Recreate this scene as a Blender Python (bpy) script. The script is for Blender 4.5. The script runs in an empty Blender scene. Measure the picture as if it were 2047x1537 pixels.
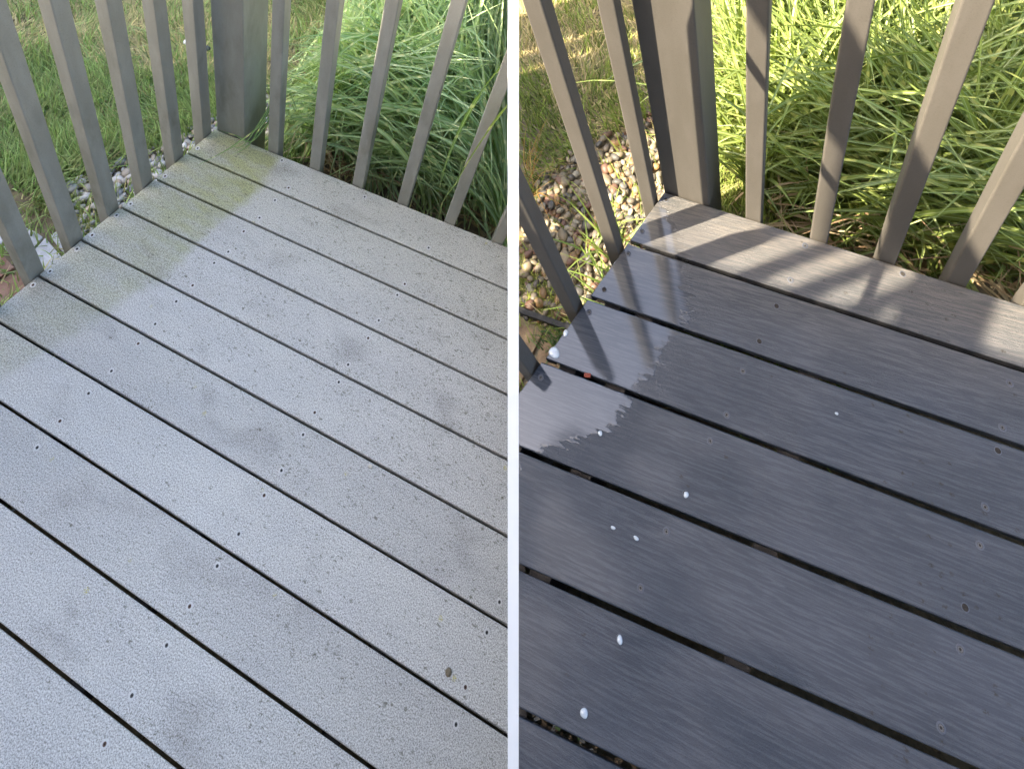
import bpy, bmesh, math, random
import numpy as np
from mathutils import Matrix, Vector
S = bpy.context.scene
COL = S.collection
R = math.radians
rng = np.random.default_rng(7)

# ------------------------------------------------------------------ camera
# two neighbouring decks seen by one camera; cam axes: x right, y down, z forward
CAMPOS = Vector((0, 0, 3.3))
NL = Vector((-0.23770048, 0.77250778, 0.58883802)); NR = Vector((0.22511414, 0.74052697, 0.63320094))
UPC = -(NL + NR); UPC.normalize()
XC = Vector((1, 0, 0)) - UPC.x * UPC; XC.normalize()
YC = UPC.cross(XC)
W = Matrix((XC, YC, UPC))                      # camera axes -> world
cam = bpy.data.cameras.new('camera'); co = bpy.data.objects.new('camera', cam); COL.objects.link(co)
rm = Matrix((W @ Vector((1, 0, 0)), W @ Vector((0, -1, 0)), W @ Vector((0, 0, -1)))).transposed()
co.matrix_world = Matrix.Translation(CAMPOS) @ rm.to_4x4()
cam.sensor_width = 36; cam.lens = 1300 / 2047 * 36
cam.shift_x = -0.0012; cam.shift_y = (-200 - 768.5) / 2047
cam.clip_start = 0.05; cam.clip_end = 400
S.camera = co

# ------------------------------------------------------------------ light
SUNV = Vector((0.834, 0.552, -1.30))           # travel direction in the right deck's own axes
def site_rot(rows): 
    Rc = Matrix(rows)
    u, v, d = Rc.col[0], Rc.col[1], Rc.col[2]
    return Matrix((W @ u, W @ (-v), W @ (-d))).transposed()
ROTL = site_rot(((0.913288637886003, -0.33076025381086055, -0.23770048045223208), (0.38417366445920714, 0.505610850881973, 0.772507775369233), (-0.13533092567566135, -0.7968408385423728, 0.5888380240664366)))
ROTR = site_rot(((0.916505048714712, -0.3306692003317796, 0.22511413912127717), (0.059616997754984774, 0.6693770400554993, 0.7405269690058146), (-0.39555569678498426, -0.6652760766765914, 0.6332009416784175)))
P_ = 0.1445
ORGL = CAMPOS + W @ (Vector((-8.01297091156863, 6.1925317389069825, 17.532581156188524)) * P_)
ORGR = CAMPOS + W @ (Vector((2.5910203491208903, 5.077317984108355, 11.300663992748008)) * P_)
ML = Matrix.Translation(ORGL) @ ROTL.to_4x4()
MR = Matrix.Translation(ORGR) @ ROTR.to_4x4()
SUN = (ROTR @ SUNV).normalized()
elev = math.asin(-SUN.z); az = math.atan2(-SUN.x, -SUN.y)      # compass angle of the sun from +Y
world = bpy.data.worlds.new('World'); S.world = world; world.use_nodes = True
nt = world.node_tree; bg = nt.nodes['Background']
sky = nt.nodes.new('ShaderNodeTexSky'); sky.sky_type = 'NISHITA'; sky.sun_disc = False
sky.sun_elevation = elev; sky.sun_rotation = az
sky.air_density = 1.0; sky.dust_density = 5.0; sky.ozone_density = 1.0
nt.links.new(sky.outputs[0], bg.inputs[0]); bg.inputs[1].default_value = 0.15
sl = bpy.data.lights.new('sun', 'SUN'); sl.energy = 4.9; sl.angle = R(0.53); sl.color = (1.0, 0.88, 0.69)
so = bpy.data.objects.new('sun', sl); COL.objects.link(so)
so.rotation_euler = SUN.to_track_quat('-Z', 'Y').to_euler(); so.location = (-8, -3, 12)
S.view_settings.view_transform = 'Standard'; S.view_settings.look = 'None'
S.view_settings.exposure = 2.55; S.view_settings.gamma = 1; S.view_settings.use_curve_mapping = False
S.cycles.max_bounces = 6; S.cycles.transparent_max_bounces = 6
S.cycles.use_denoising = True

# ------------------------------------------------------------------ helpers
NX = W @ Vector((1, 0, 0))                     # normal of the plane where the two plots meet
SEAM = 0.0074
def side(M, pts):
    """signed distance past the seam for local points (n,3), positive = inside; M with .sgn"""
    n = NX; o = M.translation - CAMPOS
    A = np.array(M.to_3x3())
    pw = pts @ A.T + np.array(o)
    return pw @ np.array(n)
class Site:
    def __init__(s, M, sg): s.M = M; s.sg = sg
    def inside(s, pts, m=SEAM): return side(s.M, pts) * s.sg > m
SL = Site(ML, -1); SR = Site(MR, 1)

def tag(o, label=None, cat=None, group=None, kind=None):
    if label: o['label'] = label
    if cat: o['category'] = cat
    if group: o['group'] = group
    if kind: o['kind'] = kind
    return o
def empty(name, M):
    o = bpy.data.objects.new(name, None); COL.objects.link(o); o.matrix_world = M; o.empty_display_size = .1
    return o
def link(name, me, mat, parent=None, M=None):
    o = bpy.data.objects.new(name, me); COL.objects.link(o)
    if mat and not me.materials: me.materials.append(mat)
    if parent is not None: o.parent = parent
    elif M is not None: o.matrix_world = M
    return o
def clip(bm, site, rel=None, m=SEAM):
    """cut a bmesh (in site axes) at the plane where the plots meet"""
    Mi = (site.M if rel is None else site.M @ rel).inverted()
    n = (Mi.to_3x3() @ NX); p = Mi @ (CAMPOS + NX * (m * site.sg))
    r = bmesh.ops.bisect_plane(bm, geom=bm.verts[:] + bm.edges[:] + bm.faces[:], dist=1e-6, plane_co=p, plane_no=n * site.sg, clear_inner=True)
    ed = [e for e in r['geom_cut'] if isinstance(e, bmesh.types.BMEdge)]
    if ed: bmesh.ops.holes_fill(bm, edges=ed, sides=0)
def obj(name, bm, mat, parent=None, M=None, smooth=False):
    me = bpy.data.meshes.new(name); bmesh.ops.recalc_face_normals(bm, faces=bm.faces[:]); bm.to_mesh(me); bm.free()
    if smooth:
        for p in me.polygons: p.use_smooth = True
    return link(name, me, mat, parent, M)
def prism(poly, z0, z1, bev=0.0, seg=2, topbot=None):
    """upright prism over a list of (x,y)"""
    bm = bmesh.new(); n = len(poly)
    lo = [bm.verts.new((x, y, z0)) for x, y in poly]; hi = [bm.verts.new((x, y, z1)) for x, y in poly]
    bm.faces.new(lo[::-1]); bm.faces.new(hi)
    for i in range(n): bm.faces.new((lo[i], lo[(i+1) % n], hi[(i+1) % n], hi[i]))
    if bev:
        bmesh.ops.bevel(bm, geom=bm.edges[:], offset=bev, segments=seg, affect='EDGES', profile=.5)
    return bm
def np_mesh(name, V, F, col=None, uv=None, smooth=True):
    """V (n,3), F (m,k) faces all k-gons; col per vertex (n,3)"""
    me = bpy.data.meshes.new(name)
    me.vertices.add(len(V)); me.vertices.foreach_set('co', V.astype(np.float32).ravel())
    k = F.shape[1]; me.loops.add(F.size); me.loops.foreach_set('vertex_index', F.astype(np.int32).ravel())
    me.polygons.add(len(F)); me.polygons.foreach_set('loop_start', np.arange(0, F.size, k, dtype=np.int32))
    me.polygons.foreach_set('use_smooth', np.full(len(F), smooth))
    me.update(calc_edges=True)
    if col is not None:
        a = me.color_attributes.new('Col', 'FLOAT_COLOR', 'POINT')
        a.data.foreach_set('color', np.concatenate([col, np.ones((len(col), 1))], 1).astype(np.float32).ravel())
    if uv is not None:
        l = me.uv_layers.new(name='UVMap'); l.data.foreach_set('uv', uv[F.ravel()].astype(np.float32).ravel())
    me.validate(); return me

# node helpers
class NT:
    def __init__(s, name):
        s.m = bpy.data.materials.new(name); s.m.use_nodes = True; s.t = s.m.node_tree; s.b = s.t.nodes['Principled BSDF']
        s.out = s.t.nodes['Material Output']
    def n(s, t, **k):
        x = s.t.nodes.new(t)
        for a, v in k.items():
            if a == 'ins':
                for i, q in v.items():
                    if isinstance(q, bpy.types.NodeSocket): s.t.links.new(q, x.inputs[i])
                    else: x.inputs[i].default_value = q
            else: setattr(x, a, v)
        return x
    def l(s, a, b): s.t.links.new(a, b)
    def noise(s, vec, scale, detail=3, rough=.5, dist=0): return s.n('ShaderNodeTexNoise', ins={'Vector': vec, 'Scale': scale, 'Detail': detail, 'Roughness': rough, 'Distortion': dist}).outputs['Fac']
    def scl(s, vec, v): return s.n('ShaderNodeVectorMath', operation='MULTIPLY', ins={0: vec, 1: v}).outputs[0]
    def mth(s, op, a, b=0.0, c=0.0, cl=False): return s.n('ShaderNodeMath', operation=op, use_clamp=cl, ins={0: a, 1: b, 2: c}).outputs[0]
    def rmp(s, x, a, b, lo=0.0, hi=1.0): return s.n('ShaderNodeMapRange', interpolation_type='SMOOTHSTEP', ins={0: x, 1: a, 2: b, 3: lo, 4: hi}).outputs[0]
    def mix(s, f, a, b, mode='MIX'):
        x = s.n('ShaderNodeMix', data_type='RGBA', blend_type=mode)
        for i, q in ((0, f), (6, a), (7, b)):
            if isinstance(q, bpy.types.NodeSocket): s.l(q, x.inputs[i])
            else: x.inputs[i].default_value = (*q, 1) if isinstance(q, tuple) and len(q) == 3 else q
        return x.outputs[2]
    def ramp(s, x, pts):
        r = s.n('ShaderNodeValToRGB', ins={0: x}); e = r.color_ramp.elements
        while len(e) < len(pts): e.new(.5)
        for i, (p, c) in enumerate(pts):
            e[i].position = p; e[i].color = (*c, 1) if isinstance(c, tuple) else (c, c, c, 1)
        return r.outputs[0]
    def coord(s): return s.n('ShaderNodeTexCoord').outputs['Object']
    def bump(s, h, dist, strength=1.0, prev=None):
        b = s.n('ShaderNodeBump', ins={'Height': h, 'Distance': dist, 'Strength': strength})
        if prev is not None: s.l(prev, b.inputs['Normal'])
        return b.outputs[0]

# ------------------------------------------------------------------ materials
def mat_weathered():
    t = NT('weathered_composite'); c = t.coord()
    sep = t.n('ShaderNodeSeparateXYZ', ins={0: c}); x, y = sep.outputs[0], sep.outputs[1]
    oi = t.n('ShaderNodeObjectInfo').outputs['Random']
    off = t.n('ShaderNodeCombineXYZ', ins={0: t.mth('MULTIPLY', oi, 3.0)}).outputs[0]
    cv = t.n('ShaderNodeVectorMath', operation='ADD', ins={0: c, 1: off}).outputs[0]
    st = t.scl(cv, (1, 3.2, 1)); st2 = t.scl(cv, (1, 6, 1))
    big = t.noise(st, 3.1, 4, .6); mid = t.noise(st, 13, 5, .65); fine = t.noise(cv, 330, 3, .85); fine2 = t.noise(t.scl(cv, (1, 2.0, 1)), 180, 3, .7)
    base = t.mix(t.rmp(big, .34, .68), (.455, .44, .385), (.555, .54, .465))
    base = t.mix(t.rmp(mid, .48, .82, 0, .55), base, (.255, .25, .24))
    pale = t.noise(t.scl(cv, (1, 4, 1)), 5, 2); base = t.mix(t.rmp(pale, .56, .75, 0, .5), base, (.62, .61, .57))
    # grain of pale dust and dark pores
    base = t.mix(t.rmp(fine, .36, .62, .0, 1.0), t.mix(.72, base, (.13, .13, .13)), t.mix(.6, base, (.80, .80, .79)))
    base = t.mix(t.rmp(fine2, .55, .75, 0, .42), base, (.12, .12, .135))
    sm_ = t.noise(t.scl(c, (1, 1.9, 1)), 4.6, 3, .5, .3); base = t.mix(t.rmp(sm_, .56, .74, 0, .5), base, t.mix(1.0, base, (.60, .58, .58), 'MULTIPLY'))
    # warm paler end by the far rail
    base = t.mix(t.rmp(y, -.42, -.05, 0, .55), base, t.mix(1.0, base, (.98, .97, .85), 'MULTIPLY'))
    # algae band the washing has not reached: along the left ends
    ny = t.mth('MULTIPLY', y, -1.0)
    lim = t.ramp(ny, [(0.0, .276), (.06, .292), (.17, .283), (.295, .236), (.40, .224), (.50, .213), (.58, .160), (.694, .12), (.782, .068), (.90, .0)])
    w = t.mth('SUBTRACT', x, t.mth('ADD', lim, t.mth('MULTIPLY', t.mth('SUBTRACT', t.noise(c, 26, 3), .5), .05)))
    al = t.rmp(w, .022, -.030)
    edge = t.rmp(t.mth('ABSOLUTE', t.mth('ADD', w, .045)), .0, .24, 1, .68)
    fade = t.rmp(ny, .02, .75, 1.15, .35)
    am = t.mth('MULTIPLY', t.mth('MULTIPLY', al, edge), fade)
    am = t.mth('MULTIPLY', am, t.rmp(t.noise(st, 8, 3), .25, .7, .45, 1.25))
    base = t.mix(t.mth('MULTIPLY', am, .85, cl=True), base, t.mix(1.0, base, (.80, .83, .48), 'MULTIPLY'))
    dk = t.mth('MULTIPLY', t.mth('MULTIPLY', al, .40), t.rmp(t.noise(cv, 170, 4, .75), .45, .62))
    base = t.mix(dk, base, (.10, .098, .085))
    # lichen specks, thick towards the far right
    for sc, th, seed, dense in ((190, .16, 0.0, .62), (120, .12, 7.3, .66), (75, .10, 3.1, .69)):
        vv = t.n('ShaderNodeVectorMath', operation='ADD', ins={0: t.scl(cv, (.6, 1.25, 1)), 1: (seed, seed, 0)}).outputs[0]
        vv = t.n('ShaderNodeVectorMath', operation='ADD', ins={0: vv, 1: t.n('ShaderNodeVectorMath', operation='SCALE', ins={0: t.n('ShaderNodeTexNoise', ins={'Vector': cv, 'Scale': 190.0}).outputs['Color'], 3: .012}).outputs[0]}).outputs[0]
        vo = t.n('ShaderNodeTexVoronoi', ins={'Vector': vv, 'Scale': float(sc), 'Randomness': 1.0})
        cl = t.noise(vv, 6.5, 3, .6)
        cl = t.mth('ADD', cl, t.rmp(x, .1, 1.2, -.02, .10))
        cl = t.mth('ADD', cl, t.rmp(ny, .2, 1.1, .05, -.10))
        pick = t.mth('GREATER_THAN', t.n('ShaderNodeSeparateColor', ins={0: vo.outputs['Color']}).outputs[0], t.rmp(cl, .42, .72, 1.0, .32))
        dot = t.rmp(vo.outputs['Distance'], th + .24, th)
        f = t.mth('MULTIPLY', t.mth('MULTIPLY', dot, pick), t.rmp(t.noise(cv, 33, 2), .35, .65, .25, .85))
        base = t.mix(f, base, t.mix(t.noise(vv, 15), (.085, .085, .06), (.17, .165, .12)))
    vo = t.n('ShaderNodeTexVoronoi', ins={'Vector': cv, 'Scale': 26.0})
    pk = t.mth('GREATER_THAN', t.n('ShaderNodeSeparateColor', ins={0: vo.outputs['Color']}).outputs[1], .965)
    base = t.mix(t.mth('MULTIPLY', t.mth('MULTIPLY', t.rmp(vo.outputs['Distance'], .22, .08), pk), t.rmp(t.noise(cv, 420), .45, .6)), base, (.45, .40, .08))
    base = t.mix(1.0, base, t.ramp(oi, [(0, .93), (1, 1.05)]), 'MULTIPLY')
    t.l(base, t.b.inputs['Base Color']); t.b.inputs['Roughness'].default_value = .8; t.b.inputs['Specular IOR Level'].default_value = .25
    t.l(t.bump(t.mth('ADD', fine, t.mth('MULTIPLY', fine2, .3)), .0008, .25), t.b.inputs['Normal'])
    return t.m
def mat_wet():
    t = NT('wet_composite'); c = t.coord()
    sep = t.n('ShaderNodeSeparateXYZ', ins={0: c}); x, y = sep.outputs[0], sep.outputs[1]; ny = t.mth('MULTIPLY', y, -1.0)
    oi = t.n('ShaderNodeObjectInfo').outputs['Random']
    off = t.n('ShaderNodeCombineXYZ', ins={0: t.mth('MULTIPLY', oi, 3.0)}).outputs[0]
    cv = t.n('ShaderNodeVectorMath', operation='ADD', ins={0: c, 1: off}).outputs[0]
    grain = t.noise(t.scl(cv, (14, 240, 1)), 1.0, 5, .7, .4)          # fine streaks along the board
    wav = t.noise(t.scl(cv, (5, 75, 1)), 1.0, 3, .6, .8)
    pores = t.noise(cv, 520, 3, .75); big = t.noise(t.scl(cv, (1, 2, 1)), 3.2, 3)
    base = t.mix(t.rmp(big, .3, .7), (.024, .030, .040), (.033, .039, .050))
    base = t.mix(t.rmp(grain, .42, .62, 0, .45), base, (.075, .080, .092))
    base = t.mix(t.rmp(pores, .5, .7, 0, .45), base, (.020, .021, .026))
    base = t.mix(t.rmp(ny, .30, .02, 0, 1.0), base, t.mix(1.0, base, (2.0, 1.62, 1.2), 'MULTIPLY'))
    # bits of dirt
    vo = t.n('ShaderNodeTexVoronoi', ins={'Vector': t.scl(cv, (.7, 1.1, 1)), 'Scale': 95.0})
    cl = t.mth('ADD', t.noise(cv, 5.2, 3), t.rmp(x, .1, .6, -.08, .06))
    pk = t.mth('GREATER_THAN', t.n('ShaderNodeSeparateColor', ins={0: vo.outputs['Color']}).outputs[0], t.rmp(cl, .5, .72, 1.0, .72))
    sp = t.mth('MULTIPLY', t.mth('MULTIPLY', t.rmp(vo.outputs['Distance'], .42, .15), pk), t.rmp(t.noise(cv, 300, 2, .7), .42, .56))
    base = t.mix(t.mth('MULTIPLY', sp, .8), base, (.018, .016, .009))
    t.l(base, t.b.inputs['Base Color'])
    # standing film of water by the left ends, ragged along the grain
    lim = t.ramp(ny, [(0.0, .25), (.03, .30), (.12, .37), (.20, .395), (.26, .40), (.31, .375), (.42, .32), (.50, .284), (.54, .21), (.60, .12), (.68, .10), (.80, .10)])
    lim = t.mth('SUBTRACT', lim, .30)
    rag = t.mth('ADD', t.mth('MULTIPLY', t.mth('SUBTRACT', wav, .5), .10), t.mth('MULTIPLY', t.mth('SUBTRACT', t.noise(cv, 60, 3, .6), .5), .07))
    w = t.mth('SUBTRACT', x, t.mth('ADD', lim, rag))
    film = t.rmp(w, .006, -.010)
    tex = t.mth('ADD', t.mth('MULTIPLY', grain, .5), t.mth('ADD', t.mth('MULTIPLY', pores, .55), t.mth('MULTIPLY', t.noise(cv, 190, 3, .6), .6)))
    calm = t.rmp(t.noise(t.scl(cv, (1, 1.6, 1)), 4.5, 2), .35, .65, .35, 1.0)
    amp = t.mth('MULTIPLY', t.mth('SUBTRACT', 1.0, t.mth('MULTIPLY', film, .975)), calm)
    t.l(t.mth('ADD', t.mth('MULTIPLY', t.mth('SUBTRACT', 1.0, film), .26), .035), t.b.inputs['Roughness'])
    t.l(t.mth('ADD', .28, t.mth('MULTIPLY', film, .50)), t.b.inputs['Specular IOR Level'])
    b = t.n('ShaderNodeBump', ins={'Height': t.mth('ADD', tex, t.mth('MULTIPLY', film, .6)), 'Distance': .0022}); t.l(amp, b.inputs['Strength'])
    t.l(b.outputs[0], t.b.inputs['Normal'])
    return t.m
def mat_rail(name, a, b, sidec=None, moss=0.0):
    t = NT(name); c = t.coord()
    oi = t.n('ShaderNodeObjectInfo').outputs['Random']
    off = t.n('ShaderNodeCombineXYZ', ins={2: t.mth('MULTIPLY', oi, 9.0)}).outputs[0]
    cv = t.n('ShaderNodeVectorMath', operation='ADD', ins={0: c, 1: off}).outputs[0]
    n1 = t.noise(t.scl(cv, (1, 1, .2)), 22, 4, .6); n2 = t.noise(cv, 420, 3, .75); n3 = t.noise(cv, 150, 3, .6)
    col = t.mix(t.rmp(n1, .35, .7), a, b)
    col = t.mix(t.rmp(n2, .5, .72, 0, .4), col, tuple(q * .55 for q in a))
    if moss:
        z = t.n('ShaderNodeSeparateXYZ', ins={0: c}).outputs[2]
        m = t.mth('MULTIPLY', t.rmp(t.noise(t.scl(cv, (1, 1, .35)), 11, 4, .6), .48, .72), moss)
        m = t.mth('MULTIPLY', m, t.rmp(z, 1.0, .05, .3, 1.0))
        col = t.mix(m, col, (.105, .105, .060))
        col = t.mix(t.rmp(n3, .68, .78, 0, .7), col, (.05, .05, .045))
    t.l(col, t.b.inputs['Base Color']); t.b.inputs['Roughness'].default_value = .62; t.b.inputs['Specular IOR Level'].default_value = .35
    t.l(t.bump(t.mth('ADD', n2, t.mth('MULTIPLY', n3, .6)), .0009, .4), t.b.inputs['Normal'])
    return t.m
def mat_attr(name, rough=.6, trans=0.0, spec=.3, bump=0.0, mul=1.0):
    t = NT(name); a = t.n('ShaderNodeAttribute', attribute_name='Col').outputs['Color']
    if bump:
        c = t.coord(); n = t.noise(c, 130, 4, .7)
        a = t.mix(t.rmp(n, .4, .75, 0, .35), a, t.mix(1.0, a, (.5, .48, .45), 'MULTIPLY'))
        t.l(t.bump(n, .001, bump), t.b.inputs['Normal'])
    if trans:
        t.l(a, t.b.inputs['Base Color']); t.b.inputs['Roughness'].default_value = rough; t.b.inputs['Specular IOR Level'].default_value = spec
        tr = t.n('ShaderNodeBsdfTranslucent', ins={0: t.mix(1.0, a, (1.15, 1.25, .55), 'MULTIPLY')})
        ms = t.n('ShaderNodeMixShader', ins={0: trans}); t.l(t.b.outputs[0], ms.inputs[1]); t.l(tr.outputs[0], ms.inputs[2]); t.l(ms.outputs[0], t.out.inputs[0])
    else:
        t.l(a, t.b.inputs['Base Color']); t.b.inputs['Roughness'].default_value = rough; t.b.inputs['Specular IOR Level'].default_value = spec
    return t.m
def mat_zebra(name, green, rib, band):
    t = NT(name); uv = t.n('ShaderNodeUVMap').outputs[0]; sp = t.n('ShaderNodeSeparateXYZ', ins={0: uv})
    a = t.n('ShaderNodeAttribute', attribute_name='Col').outputs['Color']
    ac = t.mth('ABSOLUTE', t.mth('SUBTRACT', sp.outputs[0], .5)); ln = sp.outputs[1]
    col = t.mix(1.0, a, green, 'MULTIPLY')
    streak = t.noise(t.n('ShaderNodeCombineXYZ', ins={0: t.mth('MULTIPLY', sp.outputs[0], 9.0), 1: ln}).outputs[0], 2.2, 3)
    col = t.mix(t.rmp(streak, .45, .7, 0, .35), col, t.mix(1.0, col, (1.5, 1.35, 1.2), 'MULTIPLY'))
    col = t.mix(t.mth('MULTIPLY', t.rmp(ac, .085, .045), .75), col, rib)
    # pale bands across the leaf, edges uneven
    jag = t.mth('MULTIPLY', t.noise(t.n('ShaderNodeCombineXYZ', ins={0: t.mth('MULTIPLY', sp.outputs[0], 14.0), 1: t.mth('MULTIPLY', ln, 3.0)}).outputs[0], 1.0, 2), .03)
    ph = t.mth('FRACT', t.mth('ADD', t.mth('MULTIPLY', t.mth('ADD', ln, jag), 5.2), t.mth('MULTIPLY', t.noise(t.n('ShaderNodeCombineXYZ', ins={1: ln}).outputs[0], 2.7), 2.0)))
    bm = t.mth('MULTIPLY', t.rmp(ph, .86, .88), t.rmp(ph, 1.0, .975))
    on = t.mth('GREATER_THAN', t.noise(t.n('ShaderNodeCombineXYZ', ins={1: t.mth('FLOOR', t.mth('MULTIPLY', ln, .25))}).outputs[0], 7.7, 0), .40)
    col = t.mix(t.mth('MULTIPLY', t.mth('MULTIPLY', bm, on), .85), col, t.mix(.8, a, band))
    t.l(col, t.b.inputs['Base Color']); t.b.inputs['Roughness'].default_value = .42; t.b.inputs['Specular IOR Level'].default_value = .4
    tr = t.n('ShaderNodeBsdfTranslucent', ins={0: t.mix(1.0, col, (1.1, 1.2, .5), 'MULTIPLY')})
    ms = t.n('ShaderNodeMixShader', ins={0: .32}); t.l(t.b.outputs[0], ms.inputs[1]); t.l(tr.outputs[0], ms.inputs[2]); t.l(ms.outputs[0], t.out.inputs[0])
    return t.m
def mat_plain(name, c1, c2, scale=20, rough=.8, bump=.4, spec=.3, metallic=0.0, det=4):
    t = NT(name); c = t.coord(); n = t.noise(c, scale, det, .65); n2 = t.noise(c, scale * 9, 3, .7)
    t.l(t.mix(t.rmp(t.mth('ADD', t.mth('MULTIPLY', n, .7), t.mth('MULTIPLY', n2, .3)), .35, .65), c1, c2), t.b.inputs['Base Color'])
    t.b.inputs['Roughness'].default_value = rough; t.b.inputs['Specular IOR Level'].default_value = spec; t.b.inputs['Metallic'].default_value = metallic
    if bump: t.l(t.bump(n2, .003, bump), t.b.inputs['Normal'])
    return t.m
M_LD = mat_weathered(); M_RD = mat_wet()
M_LR = mat_rail('weathered_rail', (.29, .285, .24), (.345, .34, .295), moss=.5)
M_RR = mat_rail('washed_rail', (.088, .079, .066), (.102, .092, .079))
M_SOIL = mat_plain('soil', (.085, .062, .042), (.17, .13, .085), 30, .95, .8)
M_SOIL2 = mat_plain('dry_soil', (.13, .105, .065), (.26, .21, .13), 26, .95, .8)
M_LAWN = mat_attr('lawn_blades', .55, .30); M_PEB = mat_attr('pebble_stone', .55, 0, .4, .4)
M_ZL = mat_zebra('zebra_leaf_shaded', (1, 1, 1), (.66, .76, .55), (.85, .82, .45))
M_ZR = mat_zebra('zebra_leaf_sunny', (1, 1, 1), (.36, .44, .24), (.50, .50, .16))
M_DRY = mat_attr('dry_leaf', .7, .2, .2)
M_SCREW = mat_plain('screw_steel', (.05, .05, .05), (.10, .10, .10), 300, .5, .2, .5, .5)
M_HOLE = mat_plain('screw_recess', (.012, .011, .010), (.03, .025, .02), 300, .9, 0)
M_RUST = mat_plain('rusty_screw', (.09, .05, .035), (.16, .10, .08), 300, .7, .2)
M_HALO = mat_plain('pushed_up_rim', (.52, .52, .50), (.60, .60, .58), 500, .8, .3)
M_HALOR = mat_plain('wet_pushed_up_rim', (.045, .05, .065), (.07, .075, .09), 500, .3, .3, .3)
M_FRAME = mat_plain('dark_joist', (.025, .022, .020), (.05, .045, .04), 40, .9, .4)
M_WHITE = mat_plain('white_vinyl', (.80, .80, .79), (.84, .84, .83), 3, .5, 0)

# ------------------------------------------------------------------ ground
GZ = -0.40
def ground(site, mat, name):
    bm = bmesh.new(); n = 60
    xs = np.concatenate([np.linspace(-26, -2.2, 8), np.linspace(-2, 2.4, 45), np.linspace(2.6, 26, 8)])
    ys = np.concatenate([np.linspace(-26, -2.2, 8), np.linspace(-2, 3, 50), np.linspace(3.2, 26, 8)])
    r = np.random.default_rng(3)
    g = [[bm.verts.new((x, y, GZ + (r.normal() * .006 if abs(x) < 2.4 and -2 < y < 3 else 0))) for y in ys] for x in xs]
    for i in range(len(xs) - 1):
        for j in range(len(ys) - 1): bm.faces.new((g[i][j], g[i+1][j], g[i+1][j+1], g[i][j+1]))
    clip(bm, site)
    return tag(obj(name, bm, mat, M=site.M, smooth=True), kind='structure')
ground(SL, M_SOIL2, 'ground'); ground(SR, M_SOIL2, 'ground')

# ------------------------------------------------------------------ decks
LG = [(.1238, -.0671), (.2507, -.0504), (.3786, -.0357), (.5129, -.0228), (.6471, -.0071), (.7854, .0064), (.9214, .0232), (1.0606, .0365), (1.2050, .0486), (1.355, .060), (1.51, .07), (1.67, .08)]
RG = [(.1408, .0471), (.2828, .0270), (.4270, .0126), (.5802, -.0135), (.7361, -.0364), (.8933, -.0546), (1.055, -.07), (1.22, -.08), (1.39, -.09)]
def deck(site, gaps, far, left, gw, mat, umax, label, name='deck'):
    """far (a,b): v=a+b*u ; left (a,b): u=a+b*v"""
    root = tag(empty(name, site.M), label, 'deck')
    lines = [far] + gaps; boards = []
    r = random.Random(5)
    for i in range(len(lines) - 1):
        (a0, b0), (a1, b1) = lines[i], lines[i+1]
        h0 = 0 if i == 0 else gw / 2; h1 = gw / 2
        def corner(a, b, la, lb): # intersection u=la+lb*v, v=a+b*u
            v = (a + b * la) / (1 - b * lb); return la + lb * v, v
        e = r.uniform(-.0018, .0018)
        p0 = corner(a0 + h0, b0, left[0] + e, left[1]); p1 = corner(a1 - h1, b1, left[0] + e, left[1])
        n = 5; top = [(p0[0] + (umax - p0[0]) * k / n, a0 + h0 + b0 * (p0[0] + (umax - p0[0]) * k / n)) for k in range(n + 1)]
        poly = [(u, -v) for u, v in ((p0), (umax, a0 + h0 + b0 * umax), (umax, a1 - h1 + b1 * umax), p1)]
        bm = prism(poly[::-1], -.0245, 0.0, .0022, 2)
        clip(bm, site)
        dz = r.uniform(-.0008, .0008)
        o = obj('board', bm, mat, root); o.location.z = dz; boards.append((o, a0, b0, a1, b1)); 
        for f in o.data.polygons: f.use_smooth = False
    # framing under the boards
    for k, uu in enumerate((.06, .40, .90, 1.45, 1.95)):
        if uu > umax: continue
        bm = prism([(uu - .02 - .0, -far[0] - .03), (uu + .02, -far[0] - .03), (uu + .02 - .32, -1.5), (uu - .02 - .32, -1.5)], -.20, -.0255)
        clip(bm, site); obj('joist', bm, M_FRAME, root)
    la, lb = left
    bm = prism([(la + lb * .02 + .018, -.05), (umax, -(far[0] + far[1] * umax) - .016), (umax, -(far[0] + far[1] * umax) - .05), (la + .06, -.085)][::-1], -.22, -.0255)
    clip(bm, site); obj('rim_joist', bm, mat if False else M_FRAME, root)
    bm = prism([(la + .014, -.052), (la + .05, -.052), (la + lb * 1.5 + .05, -1.5), (la + lb * 1.5 + .014, -1.5)][::-1], -.22, -.0255)
    clip(bm, site); obj('rim_joist', bm, M_FRAME, root)
    bm = prism([(x, -y) for x, y in ((la + .02, .0), (la + .035, .0), (la + lb * 1.6 + .035, 1.6), (la + lb * 1.6 + .02, 1.6))][::-1], GZ - .03, -.2205)
    clip(bm, site); obj('light_block_board', bm, M_FRAME, root)  # added hidden board, keeps light out from under the deck
    v0_ = .60 if site.sg > 0 else .04; bm = prism([(-1.5, -2.5), (umax, -2.5), (umax, -v0_), (-1.5, -v0_)], GZ - .02, -.027)
    clip(bm, site, m=SEAM + .001)
    Mi = site.M.inverted(); n_ = Mi.to_3x3() @ NX
    bmesh.ops.bisect_plane(bm, geom=bm.verts[:] + bm.edges[:] + bm.faces[:], dist=1e-6, plane_co=Mi @ (CAMPOS + NX * (.022 * site.sg)), plane_no=n_ * site.sg, clear_outer=True)
    obj('light_block_board', bm, M_FRAME, root)  # added strip along the seam, stops sun entering below the boards
    return root, boards
DL, BL = deck(SL, LG, (0.0013, -.0834), (-.0021, -.1907), .0068, M_LD, 2.4, 'weathered pale grey composite deck, dry, with green algae along its board ends')
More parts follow.
